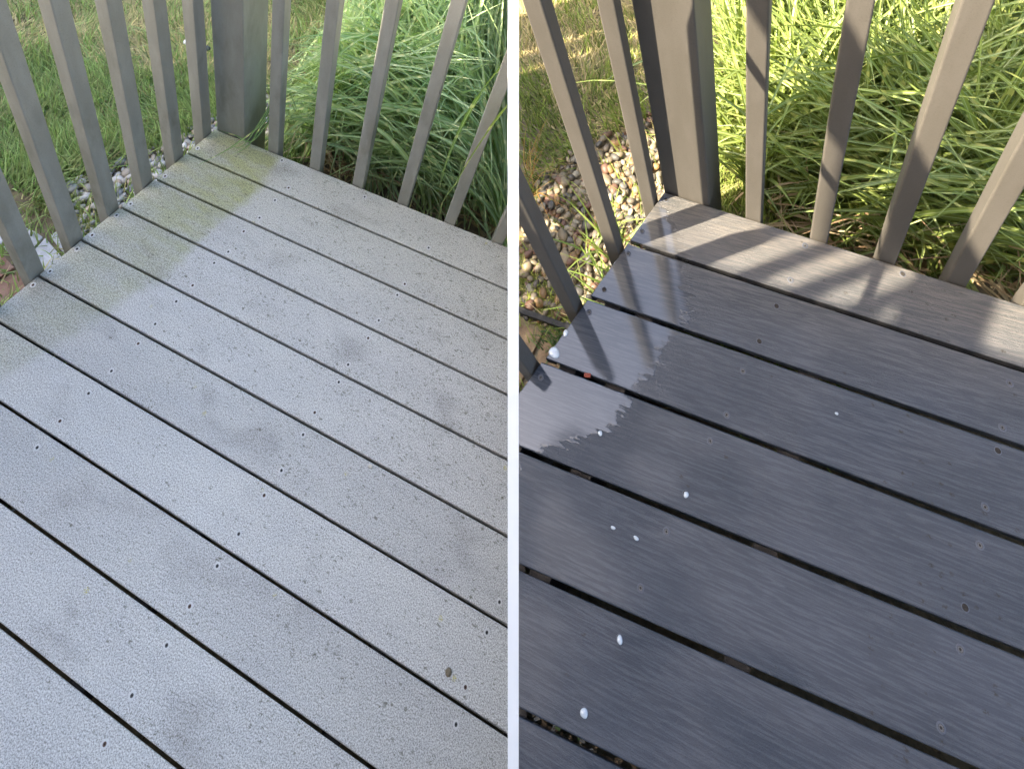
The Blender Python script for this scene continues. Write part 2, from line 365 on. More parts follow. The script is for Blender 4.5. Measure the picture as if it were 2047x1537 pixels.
DR, BR = deck(SR, RG, (-.0008, .0794), (.0041, -.4407), .0085, M_RD, 1.7, 'freshly washed dark slate grey deck, wet, crossed by slanting sun stripes')

# screws
def disc(r0, r1, z0, z1, n=14):
    V = []; F = []
    for k in range(n):
        a = 2 * math.pi * k / n; V += [(r0 * math.cos(a), r0 * math.sin(a), z0), (r1 * math.cos(a), r1 * math.sin(a), z1)]
    return V, [(2*k, 2*k+1, 2*((k+1) % n)+1, 2*((k+1) % n)) for k in range(n)]
def screw_mesh(name, mats, R0, sc=1.0, halo=1.0):
    bm = bmesh.new(); vs = {}
    rings = [(0.0080 * halo, .0002), (.0062 * halo, .0008), (R0 * 1.08, .0008), (R0, .0007), (R0 * .92, .0004), (R0 * .48, .0003)]
    n = 16; prev = None
    for i, (r, z) in enumerate(rings):
        ring = [bm.verts.new((r * math.cos(2*math.pi*k/n), r * math.sin(2*math.pi*k/n), z)) for k in range(n)]
        if prev:
            for k in range(n):
                f = bm.faces.new((prev[k], prev[(k+1) % n], ring[(k+1) % n], ring[k])); f.material_index = 0 if i <= 2 else (1 if i == 3 else 2); f.smooth = i <= 2
        prev = ring
    f = bm.faces.new(prev); f.material_index = 1
    bmesh.ops.recalc_face_normals(bm, faces=bm.faces[:])
    if sum(f.normal.z for f in bm.faces) < 0: bmesh.ops.reverse_faces(bm, faces=bm.faces[:])
    me = bpy.data.meshes.new(name); bm.to_mesh(me); bm.free()
    for m in mats: me.materials.append(m)
    return me
LS = [(0.376, 0.071), (0.361, 0.132), (0.352, 0.208), (0.334, 0.27), (0.332, 0.347), (0.315, 0.395), (0.301, 0.478), (0.289, 0.536), (0.278, 0.611), (0.272, 0.671), (0.257, 0.754), (0.243, 0.819), (0.226, 0.895), (0.221, 0.959), (0.941, 0.034), (0.919, 0.18), (0.912, 0.222), (0.893, 0.316), (0.887, 0.375), (0.867, 0.464), (0.865, 0.515), (0.841, 0.608), (0.84, 0.665), (0.831, 0.755), (0.82, 0.816), (0.807, 0.903), (0.796, 0.971), (0.782, 1.051), (0.777, 1.12), (0.761, 1.206), (0.759, 1.278), (1.504, 0.763), (1.492, 0.825), (1.475, 0.927), (1.476, 0.987), (-0.005, 0.094), (-0.028, 0.231), (-0.055, 0.359), (-0.065, 0.408), (-0.082, 0.49), (-0.088, 0.542), (-0.104, 0.625), (-0.115, 0.674), (0.291, -0.008), (0.641, -0.026)]
RS = [(0.012, 0.017), (-0.03, 0.106), (-0.051, 0.164), (-0.088, 0.254), (-0.11, 0.308), (-0.179, 0.456), (0.248, 0.262), (0.221, 0.324), (0.302, 0.126), (0.277, 0.186), (0.198, 0.406), (0.173, 0.456), (0.14, 0.547), (0.115, 0.609), (0.085, 0.694), (0.063, 0.764), (0.027, 0.86), (0.329, 0.045), (0.52, 0.054), (0.686, 0.204), (0.664, 0.28), (0.652, 0.318), (0.622, 0.406), (0.608, 0.46), (0.578, 0.545), (0.566, 0.596), (0.532, 0.689)]
mL = screw_mesh('screw', [M_HALO, M_HOLE, M_SCREW], .0034); mLr = screw_mesh('screw', [M_HALO, M_HOLE, M_RUST], .0036)
mR = screw_mesh('screw', [M_HALOR, M_HOLE, M_SCREW], .0036, halo=.8); mRd = screw_mesh('screw', [M_HALOR, M_HOLE, M_HOLE], .0042, halo=.75)
def put_screws(pts, boards, site, a, b):
    for i, (u, v) in enumerate(pts):
        if not site.inside(np.array([[u, -v, 0]]), .012)[0]: continue
        for o, a0, b0, a1, b1 in boards:
            if a0 + b0 * u < v < a1 + b1 * u:
                s = link('screw', a if i % 3 else b, None, o); s.location = (u, -v, .0002); s.rotation_euler.z = i * 1.3; break
put_screws(LS, BL, SL, mL, mLr); put_screws(RS, BR, SR, mR, mRd)

# ------------------------------------------------------------------ railings
def railing(site, far, left, leftv, lw, faru, fw, post, h, mat, label, stub=False):
    root = tag(empty('railing', site.M), label, 'railing')
    la, lb = left; fa, fb = far; L = math.hypot(lb, 1); d = (lb / L, 1 / L)     # along left edge (u,v), towards the viewer
    nrm = (-d[1], d[0])                                                          # outward (to -u)
    def q(p, k, w, dd, nn, t):
        """square section: near corner p, width w along dd, depth t along nn"""
        a = p; b = (p[0] + dd[0]*w, p[1] + dd[1]*w); c = (b[0] + nn[0]*t, b[1] + nn[1]*t); e = (a[0] + nn[0]*t, a[1] + nn[1]*t)
        return [(x, -y) for x, y in (a, b, c, e)]
    for v in leftv:
        ub = la + lb * (v + lw) - .002
        bm = prism([(ub - lw, -v), (ub, -v), (ub, -v - lw), (ub - lw, -v - lw)][::-1], -.19, h, .0035, 3); clip(bm, site)
        if bm.faces: obj('baluster', bm, mat, root)
        else: bm.free()
    F = math.hypot(1, fb); df = (1 / F, fb / F); nf = (fb / F, -1 / F)
    for u in faru:
        p = (u, fa + fb * u - .003)
        bm = prism(q(p, 0, fw, df, nf, fw), -.19, h, .0035, 3); clip(bm, site)
        if bm.faces: obj('baluster', bm, mat, root)
    u, w, t = post; p = (u, fa + fb * u - .004)
    bm = prism(q(p, 0, w, df, nf, t), GZ - .05, h + .12, .004, 3); clip(bm, site); obj('post', bm, mat, root)
    # rails: flat top rail on the balusters and a lower fixing strip on the joist
    rl = (la + lb * -.04 + .035 * d[1] , -.04)
    if not stub:
        bm = prism([(x, -y) for x, y in ((la + .035, -.05), (la + lb * 1.7 + .035, 1.7), (la + lb * 1.7 - .105, 1.7), (la - .105, -.05))], h + .0, h + .03, .004, 2); clip(bm, site); obj('top_rail', bm, mat, root)
    bm = prism([(x, -y) for x, y in ((u + w + .002, fa + fb * (u + w) + .04), (1.9, fa + fb * 1.9 + .04), (1.9, fa + fb * 1.9 - .10), (u + w + .002, fa + fb * (u + w) - .10))], h + .0, h + .03, .004, 2); clip(bm, site); obj('top_rail', bm, mat, root)
    return root
RLW = railing(SL, (0.0013, -.0834), (-.0021, -.1907), [.006, .129, .253, .378, .500, .623, .746, .87, 1.0, 1.12, 1.25], .046, [.219, .394, .573, .759, .952, 1.145, 1.34, 1.54], .043, (.002, .118, .15), 1.42, M_LR, 'L-shaped weathered grey railing with a thick corner post on the dry deck')
RRW = railing(SR, (-.0008, .0794), (.0041, -.4407), [.002, .136, .284, .425, .56, .70, .84, .98, 1.12], .033, [.198, .339, .472, .600, .728, .86], .036, (.003, .112, .12), 1.40, M_RR, 'L-shaped taupe railing with corner post on the wet deck, partly sunlit', True)

# ------------------------------------------------------------------ grass makers
def blades(n, root, az, tilt0, bend, length, width, col, seg=3, colvar=.12, r=rng, tipdry=None):
    """curved tapering strips -> V,F,C. arrays of size n"""
    ts = np.linspace(0, 1, seg + 1)
    V = np.zeros((n, 2 * (seg + 1), 3)); p = root.copy(); ang = tilt0.copy()
    h = np.stack([np.cos(az), np.sin(az)], 1); sd = np.stack([-h[:, 1], h[:, 0]], 1)
    C = np.zeros((n, 2 * (seg + 1), 3))
    for k, t in enumerate(ts):
        w = width * (1 - t ** 1.6 * .93) * .5
        V[:, 2*k, :2] = p[:, :2] - sd * w[:, None]; V[:, 2*k+1, :2] = p[:, :2] + sd * w[:, None]
        V[:, 2*k, 2] = V[:, 2*k+1, 2] = p[:, 2]
        cc = col * (0.55 + .45 * min(1, t * 1.6 + .1)) if False else col
        if tipdry is not None: cc = col * (1 - t * tipdry[:, None]) + np.array([.34, .27, .13]) * (t * tipdry[:, None])
        C[:, 2*k] = C[:, 2*k+1] = cc
        if k < seg:
            st = length / seg
            p = p + np.stack([h[:, 0] * np.sin(ang) * st, h[:, 1] * np.sin(ang) * st, np.cos(ang) * st], 1)
            ang = ang + bend / seg
    b = (np.arange(n) * 2 * (seg + 1))[:, None]
    F = np.concatenate([b + np.array([[2*k, 2*k+1, 2*k+3, 2*k+2]]) for k in range(seg)], 0)
    return V, F, C
def lawn(site, region, n, dryfun, lush, dry, name, label, wscale=1.0, lean=0.0, seed=1, lenr=(.05, .11), maskfun=None):
    r = np.random.default_rng(seed)
    (x0, x1), (y0, y1) = region
    P = np.stack([r.uniform(x0, x1, n), r.uniform(y0, y1, n), np.full(n, GZ)], 1)
    if maskfun is not None: P = P[r.random(len(P)) < maskfun(P[:, 0], P[:, 1])]
    P = P[site.inside(P, SEAM + .004)]; n = len(P)
    # tufts: slow fields for direction and length
    def field(s, ph): return np.sin(P[:, 0]*s + ph) * np.cos(P[:, 1]*s*1.3 + ph*2) + .6*np.sin(P[:, 0]*s*2.3 - P[:, 1]*s*1.9 + ph)
    az = 2.4 + lean + field(5, 1.0) * 1.0 + r.normal(size=n) * .75
    D = np.clip(dryfun(P[:, 0], P[:, 1]) + field(14, 4) * .10, 0, 1)
    isdry = r.random(n) < D
    tilt = np.abs(r.normal(.55, .35, n)) + isdry * .55
    length = r.uniform(*lenr, n) * (1 + .25 * field(7, 2)) * np.where(isdry, .8, 1.0)
    bend = r.uniform(.2, 1.3, n)
    width = r.uniform(.0024, .0046, n) * wscale
    v = r.normal(1, .30, n).clip(.35, 1.8)[:, None]; q = r.random(n)[:, None]
    lushc = np.array(lush[0]) * q + np.array(lush[1]) * (1 - q); dryc = np.array(dry[0]) * q + np.array(dry[1]) * (1 - q)
    col = np.clip(np.where(isdry[:, None], dryc, lushc) * v, .01, .9)
    V, F, C = blades(n, P, az, tilt, bend, length, width, col, 3, tipdry=np.clip(r.normal(.15, .25, n), 0, .9))
    ok = (side(site.M, V.reshape(-1, 3)).reshape(n, -1) * site.sg > SEAM).all(1)
    F = F.reshape(3, n, 4)[:, ok].reshape(-1, 4)
    me = np_mesh(name, V.reshape(-1, 3), F, C.reshape(-1, 3))
    return tag(link(name, me, M_LAWN, None, site.M), label, 'grass', kind='stuff')

def pebbles(site, region, n, size, palette, name, label, maskfun, seed=2, layers=1):
    r = np.random.default_rng(seed)
    bm = bmesh.new(); bmesh.ops.create_icosphere(bm, subdivisions=2, radius=1)
    bV = np.array([v.co[:] for v in bm.verts]); bF = np.array([[v.index for v in f.verts] for f in bm.faces]); bm.free()
    (x0, x1), (y0, y1) = region
    P = np.stack([r.uniform(x0, x1, n), r.uniform(y0, y1, n)], 1)
    P = P[r.random(n) < maskfun(P[:, 0], P[:, 1])]
    # loose relaxation by grid rejection
    keep = []; cell = {}; rad = size * .78
    for i, (x, y) in enumerate(P):
        k = (int(x / rad), int(y / rad)); bad = False
        for a in (-1, 0, 1):
            for b in (-1, 0, 1):
                for j in cell.get((k[0]+a, k[1]+b), ()):
                    if (P[j, 0]-x)**2 + (P[j, 1]-y)**2 < rad*rad: bad = True
        if not bad: cell.setdefault(k, []).append(i); keep.append(i)
    low = [i for i in range(len(P)) if i not in set(keep)][:len(keep)]
    idx = np.array(keep + low); nn = len(idx); Q = P[idx]
    sc = np.abs(r.normal(1, .26, nn)).clip(.45, 1.9) * size * .5
    ax = np.stack([sc * r.uniform(1.0, 1.45, nn), sc * r.uniform(.75, 1.05, nn), sc * r.uniform(.5, .8, nn)], 1)
    z = GZ + ax[:, 2] * .6 + np.where(np.arange(nn) < len(keep), .008, -.002) + r.uniform(0, .004, nn)
    Vs = np.zeros((nn, len(bV), 3)); pal = np.array(palette)
    for i in range(nn):
        d = 1 + .16 * np.sin(bV @ r.normal(size=3) * 1.7 + r.uniform(0, 6)) + .07 * np.sin(bV @ r.normal(size=3) * 3.5)
        v = bV * d[:, None] * ax[i]
        a, b = r.uniform(0, 6.28), r.normal() * .3
        ca, sa, cb, sb = math.cos(a), math.sin(a), math.cos(b), math.sin(b)
        v = v @ np.array([[1, 0, 0], [0, cb, -sb], [0, sb, cb]]).T @ np.array([[ca, -sa, 0], [sa, ca, 0], [0, 0, 1]]).T
        Vs[i] = v + np.array([Q[i, 0], Q[i, 1], z[i]])
    C = np.repeat((pal[r.integers(0, len(pal), nn)] * r.normal(1, .13, nn)[:, None]).clip(.02, .8)[:, None], len(bV), 1)
    ok = (side(site.M, Vs.reshape(-1, 3)).reshape(nn, -1) * site.sg > SEAM).all(1)
    Vs = Vs[ok]; C = C[ok]; nn = len(Vs)
    F = (bF[None] + (np.arange(nn) * len(bV))[:, None, None]).reshape(-1, 3)
    me = np_mesh(name, Vs.reshape(-1, 3), F, C.reshape(-1, 3))
    return tag(link(name, me, M_PEB, None, site.M), label, 'gravel', kind='stuff')

# y is -v.  gravel strip boundaries measured on the ground
def sm(x, a, b): t = np.clip((x - a) / (b - a), 0, 1); return t * t * (3 - 2 * t)
def Lg(x, y):   # 1 inside the gravel strip left of the weathered deck
    lim = np.interp(-y, [-.9, -.5, -.22, -.15, -.035, .083, .194, .29, .36, .42], [-.02, -.12, -.216, -.235, -.304, -.375, -.44, -.48, -.42, -.25])
    return sm(x - lim, -.035, .03) * sm(-y, .42, .37) * sm(-y, -.52, -.40) * sm(x, .10, .02)
def Rg(x, y):
    lim = np.interp(-y, [-.9, -.55, -.367, -.327, -.274, -.175, -.06, .05, .3], [.02, -.08, -.154, -.248, -.322, -.40, -.45, -.50, -.6])
    return sm(x - lim, -.04, .03) * sm(x, .06, .0) * sm(-y, -.60, -.45) * sm(-y, .28, .25)
Ld = lambda x, y: np.clip(.80 * sm(y - (.06 + (x + 1.1) * .42), -.03, .08) - .25 * sm(y, .85, 1.1) + .15 + .25*np.sin(x*9+y*7), .04, .85)
Rd = lambda x, y: np.clip(.62 * sm(y, .42, .60) + .30 + .25*np.sin(x*8+y*11), .05, .9)
lawn(SL, ((-2.0, .25), (-.75, 2.6)), 150000, Ld, ((.17, .27, .08), (.36, .46, .18)), ((.66, .54, .32), (.44, .42, .19)), 'lawn', 'patchy green and straw lawn beyond the weathered deck', 1.7, maskfun=lambda x, y: np.where((-y > .37), .10, 1) * (1 - .90 * Lg(x, y)), seed=11, lenr=(.05, .12))
lawn(SR, ((-1.3, .45), (-.5, 1.9)), 62000, Rd, ((.13, .18, .03), (.22, .27, .06)), ((.46, .36, .19), (.32, .27, .11)), 'lawn', 'sunlit yellow green lawn beyond the wet deck', 1.3, maskfun=lambda x, y: np.where((-y > .26), .05, 1) * (1 - .93 * Rg(x, y)), seed=12, lenr=(.04, .095))
PALL = ((.33, .33, .31), (.42, .40, .36), (.22, .22, .21), (.52, .50, .47), (.32, .28, .23), (.24, .25, .26), (.40, .32, .25))
PALR = ((.125, .10, .062), (.165, .13, .08), (.085, .07, .052), (.185, .15, .10), (.17, .10, .04), (.065, .06, .052), (.115, .062, .04), (.19, .17, .125))
pebbles(SL, ((-.62, .20), (-.45, .95)), 9000, .024, PALL, 'gravel', 'grey and white river pebbles along the weathered deck', Lg, 21)
pebbles(SR, ((-.75, .16), (-.30, .80)), 9000, .022, PALR, 'gravel', 'tan and brown river pebbles along the wet deck', Rg, 22)

# ------------------------------------------------------------------ paving
def paving(site, u0, u1, v0, v1, s, mats, name, label, ang, seed, joint=.006, keepf=None):
    root = tag(empty(name, site.M), label, None, kind='structure')
    r = random.Random(seed); nx = int((u1 - u0) / s) + 1; ny = int((v1 - v0) / s) + 1
    ca, sa = math.cos(ang), math.sin(ang)
    g = {}
    for i in range(nx + 1):
        for j in range(ny + 1):
            x = u0 + i * s + r.uniform(-.16, .16) * s; y = v0 + j * s + r.uniform(-.16, .16) * s
            g[i, j] = (x * ca - y * sa, x * sa + y * ca)
    for i in range(nx):
        for j in range(ny):
            pts = [g[i, j], g[i+1, j], g[i+1, j+1], g[i, j+1]]
            cx = sum(p[0] for p in pts) / 4; cy = sum(p[1] for p in pts) / 4
            if keepf and not keepf(cx, cy): continue
            ins = []
            for k, p in enumerate(pts):
                f = 1 - joint / s * r.uniform(1.2, 3.0); ins.append((cx + (p[0]-cx)*f, cy + (p[1]-cy)*f))
                nxt = pts[(k+1) % 4]; f2 = 1 - joint / s * r.uniform(1.5, 3.2)
                mx, my = (p[0]+nxt[0])/2, (p[1]+nxt[1])/2; ins.append((cx + (mx-cx)*f2, cy + (my-cy)*f2))
            poly = [(x, -y) for x, y in ins][::-1]
            bm = prism(poly, GZ - .03, GZ + .012 + r.uniform(-.003, .003), .003, 2); clip(bm, site)
            if bm.faces: obj('paving_stone', bm, mats(cx, cy, r), root)
    return root
M_STN = mat_plain('pale_flagstone', (.38, .385, .40), (.56, .56, .57), 22, .85, .9); M_BRK = mat_plain('red_paver', (.20, .11, .075), (.30, .19, .14), 30, .9, .7)
M_BRR = mat_plain('tan_paver', (.15, .10, .06), (.27, .19, .11), 34, .9, .9)
paving(SL, -.75, -.1, .40, 1.1, .105, lambda x, y, r: M_BRK if y > .545 and x < -.30 else M_STN, 'path', 'path of broken pale flagstones beside the weathered deck', .12, 4, keepf=lambda x, y: x < .02 - .19 * y and y > .40)
paving(SR, -.70, -.2, .285, 1.0, .10, lambda x, y, r: M_BRR, 'path', 'tan paver path beside the wet deck', .03, 9, keepf=lambda x, y: x < -.05 - .44 * y and y > .285)
bm = prism([(x, -y) for x, y in ((-.75, .235), (-.40, .258), (-.12, .262), (-.12, .276), (-.40, .272), (-.75, .250))][::-1], GZ - .04, GZ + .035, .002); clip(bm, SR)
tag(obj('garden_edging', bm, mat_plain('black_edging', (.012, .012, .012), (.03, .028, .025), 50, .6, .5), M=SR.M), 'black garden edging strip between the tan pebbles and the pavers', 'edging')

# weeds growing at the edges
def weeds(site, pts, n, spread, col, name, label, seed, lr=(.03, .08), w=1.0):
    r = np.random.default_rng(seed); k = r.integers(0, len(pts), n); P = np.array(pts)[k] * np.array([1, -1]) + r.normal(size=(n, 2)) * spread
    P = np.concatenate([P, np.full((n, 1), GZ)], 1); P = P[site.inside(P, .012)]; n = len(P)
    q = r.random(n)[:, None]; c = np.array(col[0]) * q + np.array(col[1]) * (1 - q)
    V, F, C = blades(n, P, r.uniform(0, 6.28, n), r.uniform(.1, 1.1, n), r.uniform(.3, 1.6, n), r.uniform(*lr, n), r.uniform(.003, .006, n) * w, c * r.normal(1, .2, n)[:, None].clip(.4), 3)
    ok = (side(site.M, V.reshape(-1, 3)).reshape(n, -1) * site.sg > SEAM).all(1); F = F.reshape(3, n, 4)[:, ok].reshape(-1, 4)
    return tag(link(name, np_mesh(name, V.reshape(-1, 3), F, C.reshape(-1, 3)), M_LAWN, None, site.M), label, 'weeds', kind='stuff')
weeds(SL, [(-.43, .33), (-.36, .36), (-.28, .385), (-.50, .36), (-.22, .33), (-.20, .12)], 1300, .030, ((.14, .22, .06), (.26, .26, .10)), 'weeds', 'low weeds between the flagstones and grey pebbles', 5, (.02, .06))
weeds(SR, [(-.45, .17), (-.38, .20), (-.32, .21), (-.27, .23), (-.50, .12)], 1500, .030, ((.16, .20, .04), (.26, .25, .06)), 'weeds', 'yellow green moss and weeds beside the black edging', 6, (.012, .04))
weeds(SR, [(-.26, .31), (-.23, .33)], 160, .022, ((.05, .10, .03), (.08, .14, .04)), 'weeds', 'dark green weed tuft on the tan pavers', 8, (.03, .07))
weeds(SR, [(-.17, .06), (-.22, .05), (-.18, .0), (-.13, .13), (-.10, .20)], 60, .018, ((.13, .20, .04), (.20, .24, .06)), 'weeds', 'few tall grass blades growing out of the tan pebbles', 13, (.12, .26), 1.5)
weeds(SR, [(-.47, -.07), (-.50, -.12)], 70, .012, ((.30, .16, .04), (.34, .22, .08)), 'weeds', 'rusty seed stalks at the gravel edge', 14, (.12, .24), .6)

# ------------------------------------------------------------------ zebra grass
def leafpath(r, root, az, length, tilt, bend, seg):
    p = np.array(root, float); pts = [p.copy()]; a = tilt; z = az
    for k in range(seg):
        st = length / seg
        p = p + np.array([math.cos(z) * math.sin(a), math.sin(z) * math.sin(a), math.cos(a)]) * st
        pts.append(p.copy()); a += bend / seg * (0.35 + 1.3 * k / seg); z += r.normal() * .03
    return np.array(pts)
def leafmesh(pts, width, col, uoff, fold=.35, twist=0.0, r=None, tip=1.0):
    n = len(pts); T = np.gradient(pts, axis=0); T /= np.linalg.norm(T, axis=1)[:, None]
    up = np.array([0, 0, 1.0]); V = []; UV = []; s = 0
    base = np.cross(T[0], up); 
    for i in range(n):
        sd = np.cross(T[i], up); nl = np.linalg.norm(sd)
        sd = sd / nl if nl > .15 else base / (np.linalg.norm(base) + 1e-9)
        if i and np.dot(sd, prev) < 0: sd = -sd
        prev = sd
        nn = np.cross(sd, T[i]); t = i / (n - 1)
        if twist: 
            a = twist * t; sd, nn = sd * math.cos(a) + nn * math.sin(a), nn * math.cos(a) - sd * math.sin(a)
        w = width * .5 * min(1, .45 + 2.2 * t) * (1 - max(0, (t - .35) / .65) ** 1.7 * .97 * tip)
        V += [pts[i] - sd * w + nn * w * fold, pts[i] - nn * w * .1, pts[i] + sd * w + nn * w * fold]
        if i: s += np.linalg.norm(pts[i] - pts[i-1])
        UV += [(0, s + uoff), (.5, s + uoff), (1, s + uoff)]
    F = []
    for i in range(n - 1):
        a = 3 * i; F += [(a, a+1, a+4, a+3), (a+1, a+2, a+5, a+4)]
    return np.array(V), np.array(F), np.array(UV), np.tile(col, (3 * n, 1))
def zebra(site, centres, n, cols, mat, label, far, seed, azmean, azsd, lr, nearlimit, extra=(), wd=(.012, .021), umin=.12):
    r = np.random.default_rng(seed); root = tag(empty('zebra_grass', site.M), label, 'ornamental grass')
    L = []
    tries = 0
    while len(L) < n and tries < n * 6:
        tries += 1
        c = centres[r.integers(len(centres))]
        rt = np.array([c[0] + r.normal() * c[2], -c[1] + r.normal() * c[2], GZ])
        ln = r.uniform(*lr); az = azmean + r.normal() * azsd if r.random() < .6 else r.uniform(0, 6.28)
        pts = leafpath(r, rt, az, ln, abs(r.normal(.30, .22)) + .05, r.uniform(.7, 2.5), 11)
        if (pts[1:, 2] < GZ + .005).any():
            bad = 1 + np.argmax(pts[1:, 2] < GZ + .005)
            if bad < 7: continue
            pts = pts[:bad]
        yl = -(far[0] + far[1] * pts[:, 0])              # y of the deck edge
        if (pts[:, 1] < yl + nearlimit).any(): continue
        if not site.inside(pts, .022).all(): continue
        if (pts[:, 0] < umin + .20 * (pts[:, 2] - GZ)).any() and r.random() > .05 * (umin < -.1): continue
        if ((pts[:, 0] < .17) & (pts[:, 2] > -.36) & (pts[:, 0] > -.06) & (pts[:, 1] < .16)).any(): continue
        q = r.random(); col = (np.array(cols[0]) * q + np.array(cols[1]) * (1 - q)) * r.normal(1, .14)
        L.append((pts, r.uniform(*wd), np.clip(col, .02, .9), r.uniform(0, 90), r.normal() * .8, r.uniform(.2, .5)))
    camloc = np.array((site.M.inverted() @ CAMPOS)[:])
    L.sort(key=lambda q: np.linalg.norm(q[0][len(q[0])//2] - camloc))
    rest = []
    for i, (pts, w, col, uo, tw, fo) in enumerate(L):
        m = leafmesh(pts, w, col, uo, fo, tw)
        if i < 270:
            link('leaf', np_mesh('leaf', m[0], m[1], m[3], m[2]), mat, root)
        else: rest.append(m)
    if rest:
        o = 0; Fs = []
        for m in rest: Fs.append(m[1] + o); o += len(m[0])
        me = np_mesh('foliage', np.concatenate([m[0] for m in rest]), np.concatenate(Fs), np.concatenate([m[3] for m in rest]), np.concatenate([m[2] for m in rest]))
        f = link('foliage', me, mat, root); f['kind'] = 'stuff'
    for pts, w, col in extra:
        P = np.array([(u, -v, z) for u, v, z in pts], float)
        # resample smoothly (Catmull-Rom)
        Q = []; PP = np.vstack([2*P[0]-P[1], P, 2*P[-1]-P[-2]])
        for i in range(1, len(PP) - 2):
            for t in np.linspace(0, 1, 5)[:-1]:
                a, b, c, d = PP[i-1], PP[i], PP[i+1], PP[i+2]
                Q.append(.5*((2*b)+(-a+c)*t+(2*a-5*b+4*c-d)*t*t+(-a+3*b-3*c+d)*t**3))
        Q.append(P[-1]); Q = np.array(Q)
        m = leafmesh(Q, w, np.array(col), r.uniform(0, 50), .3)
        ok = site.inside(m[0], SEAM)
        F = m[1][ok[m[1]].all(1)]
        if len(F): link('leaf', np_mesh('leaf', m[0], F, m[3], m[2]), mat, root)
    # dry straw-coloured old leaves low in the clump
    k = int(n * .35); c = np.array([centres[i] for i in r.integers(0, len(centres), k)])
    P = np.stack([c[:, 0] + r.normal(size=k) * c[:, 2] * 1.4, -c[:, 1] + r.normal(size=k) * c[:, 2] * 1.2, np.full(k, GZ)], 1)
    q = r.random(k)[:, None]; col = (np.array((.34, .22, .13)) * q + np.array((.42, .34, .20)) * (1 - q))
    V, F, C = blades(k, P, r.uniform(0, 6.28, k), r.uniform(.2, 1.2, k), r.uniform(.4, 1.8, k), r.uniform(.25, .6, k), r.uniform(.005, .011, k), col, 7)
    yl = -(far[0] + far[1] * V[..., 0]); ok = (V[..., 1] > yl + .01).all(1) & (side(site.M, V.reshape(-1, 3)).reshape(k, -1) * site.sg > SEAM).all(1) & (V[..., 0] > .12).all(1) & (V[..., 2] > GZ - .02).all(1)
    F = F.reshape(7, k, 4)[:, ok].reshape(-1, 4)
    d = link('dry_leaves', np_mesh('dry_leaves', V.reshape(-1, 3), F, C.reshape(-1, 3)), M_DRY, root); d['kind'] = 'stuff'
    return root

exL = [(((1.06, -.015, 1.06), (1.03, -.02, .971), (1.009, -.03, .821), (.988, -.04, .684), (.965, -.045, .504), (.947, -.05, .314), (.926, -.052, .173), (.934, -.056, .004)), .022, (.26, .36, .09)),
       (((1.0, -.10, 1.15), (.982, -.13, 1.042), (.951, -.14, .882), (.918, -.145, .718), (.892, -.145, .499), (.881, -.14, .265), (.89, -.135, .057)), .018, (.22, .33, .08)),
       (((.20, -.30, -.38), (.16, -.24, -.1), (.138, -.20, .108), (.166, -.12, .16), (.176, -.03, .12), (.122, .014, .035), (.092, .062, .012), (.033, .165, .004)), .012, (.16, .28, .08)),
       (((.22, -.28, -.38), (.20, -.2, .05), (.188, -.08, .10), (.16, -.004, .035), (.085, -.003, .02), (.012, .002, .006)), .010, (.14, .25, .08)),
       (((.24, -.26, -.38), (.21, -.16, .06), (.19, -.05, .14), (.165, .02, .05), (.12, .07, .01)), .009, (.15, .27, .08)),
       (((.23, -.30, -.38), (.20, -.18, .15), (.195, -.08, .22), (.15, .03, .05), (.08, .03, .006)), .008, (.14, .24, .07))]
ZL = zebra(SL, [(.25, -.33, .04), (.55, -.33, .05), (.90, -.36, .05), (1.25, -.38, .06), (.22, -.60, .08), (.27, -.42, .06), (.33, -.75, .10), (.40, -.50, .11), (.75, -.62, .13), (1.10, -.60, .12), (1.42, -.55, .11), (.62, -.95, .16), (1.0, -1.05, .18), (.75, -1.45, .22), (1.3, -1.0, .16)], 3600, ((.21, .34, .14), (.50, .62, .30)), M_ZL,
      'green zebra grass with pale bands in soft shade behind the weathered railing', (0.0013, -.0834), 31, 3.3, 1.8, (.55, 1.3), .05, exL, wd=(.011, .023), umin=-.04)
ZR = zebra(SR, [(.24, -.22, .035), (.48, -.21, .04), (.66, -.20, .05), (.85, -.20, .05), (.20, -.42, .07), (.27, -.30, .05), (.30, -.55, .08), (.42, -.32, .08), (.62, -.36, .09), (.85, -.34, .09), (.36, -.60, .10), (.65, -.66, .12), (.95, -.6, .12), (1.05, -.35, .10)], 2900, ((.12, .16, .032), (.22, .28, .065)), M_ZR,
      'bright sunlit yellow green zebra grass behind the taupe railing', (-.0008, .0794), 32, 2.9, 1.7, (.40, 1.0), .045, wd=(.008, .017), umin=-.14)

# ------------------------------------------------------------------ small things
bm = bmesh.new(); bmesh.ops.create_cone(bm, cap_ends=True, segments=20, radius1=.011, radius2=.010, depth=.022, matrix=Matrix.Rotation(R(80), 4, 'Y'))
bmesh.ops.create_cone(bm, cap_ends=True, segments=20, radius1=.0125, radius2=.0125, depth=.004, matrix=Matrix.Translation((.013, 0, -.002)) @ Matrix.Rotation(R(80), 4, 'Y'))
tag(obj('bottle_cap', bm, M_WHITE, M=SL.M @ Matrix.Translation((-.559, .464, GZ + .075))), 'small white plastic cap lying in the lawn beyond the weathered railing', 'cap')
bm = bmesh.new(); bmesh.ops.create_icosphere(bm, subdivisions=2, radius=.014)
for v in bm.verts: v.co.x *= 1.4; v.co.z *= .7; v.co *= 1 + .12 * math.sin(v.co.x * 300 + v.co.y * 210)
tag(obj('dark_stone', bm, mat_plain('slate_stone', (.03, .035, .04), (.07, .075, .08), 60, .6), M=SL.M @ Matrix.Translation((-.461, .487, GZ + .07)), smooth=True), 'small dark stone lying in the lawn behind the corner post', 'stone')
